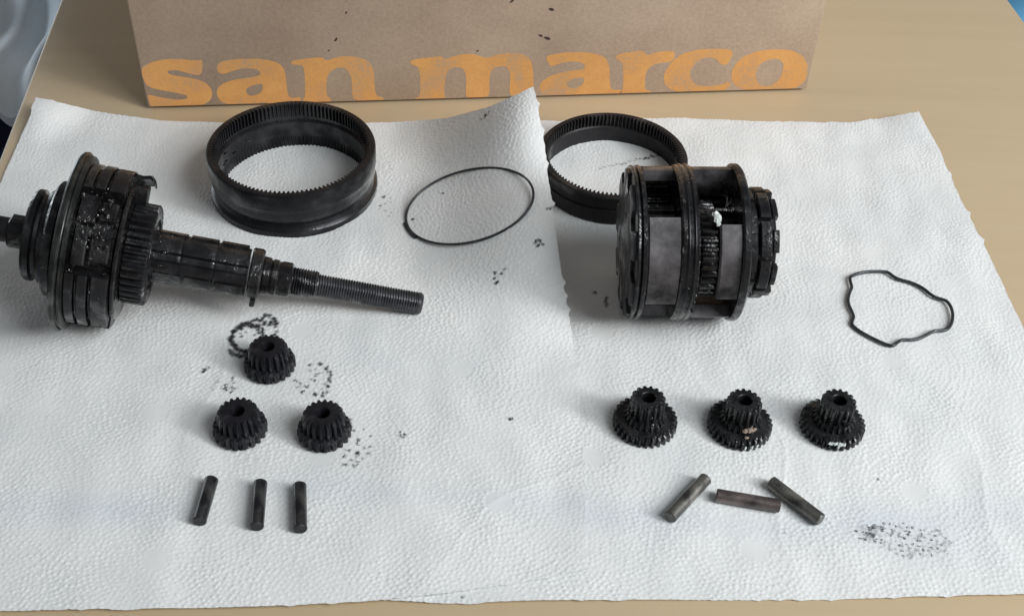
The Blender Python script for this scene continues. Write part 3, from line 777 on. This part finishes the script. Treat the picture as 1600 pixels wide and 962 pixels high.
def step_gear_large(px, py, rot, label, M=M_gearwet):
    c = P(px, py)
    t = empty('step_gear', Matrix.Translation((c[0], c[1], .0011)) @ Matrix.Rotation(rot, 4, 'Z'), label, 'step gear', 'tall two-step planet gears on the right towel')
    g1 = gearfn(.0092, .0104, 30, 1.5); g1c = gearfn(.0088, .0096, 30, 1.5)
    v, f = revolve([(g1c, 0), (g1, .0005), (g1, .0036), (g1c, .0042), (.0070, .0043), (.0062, .0045), (.002, .0047), (.002, 0)], 240, True)
    make('lower_gear', v, f, M, t, 30)
    v, f = revolve([(gearfn(.0062, .0070, 22, 1.5), .0044), (gearfn(.0060, .0068, 22, 1.5), .0052), (gearfn(.0050, .0058, 22, 1.5), .0066), (.002, .0068), (.002, .0045)], 176, True)
    make('middle_step', v, f, M, t, 30)
    g2 = gearfn(.0045, .0056, 15, 1.5); g2c = gearfn(.0043, .0051, 15, 1.5)
    v, f = revolve([(g2, .0066), (g2, .0126), (g2c, .0132), (.0041, .0133), (.0025, .0133), (.0022, .0130), (.0022, .0068)], 150, True)
    make('upper_gear', v, f, M, t, 30)
    return t
g4 = step_gear_large(1006, 668, .1, 'oily black two-step gear, nearest the overlapping towel edge, tall hub on a broad base')
g5 = step_gear_large(1153, 672, .3, 'oily black two-step gear in the middle of three, with a tan clot of grease')
g6 = step_gear_large(1297, 672, .5, 'oily black two-step gear at the right, with pale glossy grease along its front base')
def clots(t, items, M, name='grease_clot'):
    '''items: offsets in mm from the gear centre (world axes)'''
    mb = MB(); inv = t.matrix_world.inverted(); o_ = t.matrix_world.translation
    for k, (x, y, z, sx, sz) in enumerate(items):
        p = inv @ (o_+Vector((x, y, z))*mm); blob(mb, p, sx*mm, sx*mm*.7, sz*mm, k+int(x*7)+30)
    mb.build(name, M, t)
bpy.context.view_layer.update()
clots(g5, [(.6, -7.0, 6.4, 1.1, .5), (1.9, -6.8, 6.5, 1.2, .5), (3.2, -6.2, 6.3, .9, .45), (1.0, -8.2, 4.6, .7, .3)], M_tan)
clots(g5, [(.8, -10.2, 1.8, .45, .8), (2.9, -9.9, 1.9, .5, .9), (4.7, -9.2, 1.9, .4, .7)], M_pale)
clots(g6, [(-2.4, -9.9, 3.6, .9, .4), (-1.0, -10.2, 3.8, .9, .35), (.6, -10.3, 3.7, 1.0, .4), (2.0, -10.0, 3.2, .6, .7), (.2, -10.4, 2.3, .5, .5)], M_pale)
clots(g6, [(.5, -6.3, 7.0, .9, .4), (2.2, -6.0, 7.0, .9, .4), (3.4, -5.2, 7.2, .7, .4), (-1.2, -6.3, 7.3, .6, .3), (1.2, -5.6, 9.5, .6, .5)], M_gearwet, 'oil_lump')
clots(g4, [(2.6, -5.0, 8.0, .6, .5), (3.4, -6.5, 5.0, .6, .4), (1.0, -5.7, 9.5, .5, .5)], M_gearwet, 'oil_lump')

# ------------------------------------------------------------ pins
def pin(a_, b_, M, label, grp, r=.0021):
    p, q = P(*a_, r+.0012), P(*b_, r+.0012); L = float(np.linalg.norm(q-p))
    c = (p+q)/2
    o = make('pin', *revolve([(r-.0003, -L/2), (r, -L/2+.0003), (r, -L/2+.0010), (r*.985, -L/2+.0014), (r*.985, -.0006), (r*1.0, 0), (r*.985, .0008), (r*.985, L/2-.0012), (r, L/2-.0008), (r, L/2-.0003), (r-.0003, L/2)], 32, False), M, None, 25)
    o.matrix_world = frame(c, q-p, CAM)
    return tag(o, label, 'pin', grp)
G1 = 'steel pins in a row on the left towel'; G2 = 'steel pins scattered on the right towel'
p1 = pin((331, 748), (311, 815), M_pin_a, 'dark oily steel pin slanting, leftmost of the three upright pins', G1)
pin((407, 753), (401, 823), M_pin_a, 'dark mottled steel pin, middle of the three upright pins', G1)
pin((468, 757), (469, 827), M_pin_a, 'dark steel pin with a brownish upper end, rightmost of the three upright pins', G1)
pin((1103, 747), (1046, 808), M_pin_b, 'shiny steel pin slanting up to the right, leftmost of the scattered pins', G2)
pin((1119, 773), (1219, 790), M_pin_c, 'brownish grey steel pin lying nearly crosswise between two slanting pins', G2)
pin((1204, 752), (1283, 812), M_pin_b, 'dark grey steel pin slanting down to the right, rightmost of the scattered pins', G2)

# ------------------------------------------------------------ wire rings
def zl(px, py):
    """towel height under a pixel of the left towel, from the built mesh"""
    return towel_hit(px, py)
dg = bpy.context.evaluated_depsgraph_get()
from mathutils.bvhtree import BVHTree
def bvh(o):
    me = o.data; n = len(me.vertices); co = np.empty(n*3, np.float32); me.vertices.foreach_get('co', co)
    return co.reshape(-1, 3)
Lco = bvh(LT); nuL = int(.235/STEP); nvL = int(.27/STEP)
G_ = Lco.reshape(nvL, nuL, 3)[::6, ::6].reshape(-1, 3)
def towel_z(x, y):
    i = np.argmin((G_[:, 0]-x)**2+(G_[:, 1]-y)**2); return float(G_[i, 2])
def on_towel(px, py, r):
    z = 0.001
    for _ in range(12):
        q = P(px, py, z+r); z = .5*z+.5*towel_z(q[0], q[1])
    return P(px, py, z+r)
rw = .0005
pts = []
cx, cy, ea, eb, ang = 734, 322, 102, 55.5, math.radians(-15)
for k in range(96):
    t_ = 2*PI*k/96; X_, Y_ = ea*math.cos(t_), eb*math.sin(t_)
    pts.append(on_towel(cx+X_*math.cos(ang)-Y_*math.sin(ang), cy+X_*math.sin(ang)+Y_*math.cos(ang), rw))
pts = np.array(pts)
# rigid ring: fit a plane through the points
c_ = pts.mean(0)
def feat(q):
    q = np.atleast_2d(q); a, b = (q[:, 0]-c_[0])*20, (q[:, 1]-c_[1])*20
    return np.c_[a, b, a*a, a*b, b*b, np.ones(len(q))]
A_ = feat(pts); sol = np.linalg.lstsq(A_, pts[:, 2], rcond=None)[0]
for k in range(96):
    t_ = 2*PI*k/96; X_, Y_ = ea*math.cos(t_), eb*math.sin(t_)
    qx, qy = cx+X_*math.cos(ang)-Y_*math.sin(ang), cy+X_*math.sin(ang)+Y_*math.cos(ang); q = pts[k].copy()
    for _ in range(8): q = P(qx, qy, float((feat(q)@sol)[0])+.0004)
    pts[k] = q
mean = Vector(pts.mean(0)); t = empty('retaining_ring', Matrix.Translation(mean), 'thin round black wire ring with an overlapping end on the left towel', 'wire ring')
kk = np.roll(np.arange(96), 0)
make('wire', *tube([Vector(p)-mean for p in pts], rw, 8, True), M_wire, t, 60)
i0 = int(np.argmin([abs(math.atan2(math.sin(2*PI*k/96-math.radians(170)), math.cos(2*PI*k/96-math.radians(170)))) for k in range(96)]))
seg_ = [Vector(pts[(i0-4+j) % 96])-mean+(Vector(pts[(i0-4+j) % 96])-mean).normalized()*.0006 for j in range(8)]
make('wire_end', *tube(seg_, .0008, 8, False), M_wire, t, 60)
wob = [(150,180),(170,165),(220,145),(290,132),(360,128),(440,130),(475,142),(520,175),(570,197),(640,215),(700,238),(760,270),(810,310),(860,342),(910,358),(950,372),(980,405),(1000,450),(1006,500),(995,560),(965,605),(920,620),(860,622),(800,650),(730,685),(660,697),(590,697),(550,715),(510,745),(460,738),(380,705),(300,665),(230,625),(185,590),(165,565),(172,530),(180,500),(160,450),(138,400),(135,350),(148,300),(165,260),(155,220)]
W_ = np.array(wob, float)
# Catmull-Rom
cp = []
for i in range(len(W_)):
    a0, a1, a2, a3 = W_[i-1], W_[i], W_[(i+1) % len(W_)], W_[(i+2) % len(W_)]
    for s in (0, .33, .66):
        cp.append(.5*((2*a1)+(-a0+a2)*s+(2*a0-5*a1+4*a2-a3)*s*s+(-a0+3*a1-3*a2+a3)*s**3))
q3 = [Vector(P(x/5.333+1300, y/5.333+400, .0022)) for x, y in cp]
mean = sum(q3, Vector())/len(q3)
o = make('wire_spring', *tube([p-mean for p in q3], .0006, 8, True), M_wire, None, 60); o.location = mean
tag(o, 'wavy dark wire spring ring lying alone right of the slotted drum', 'wire spring')
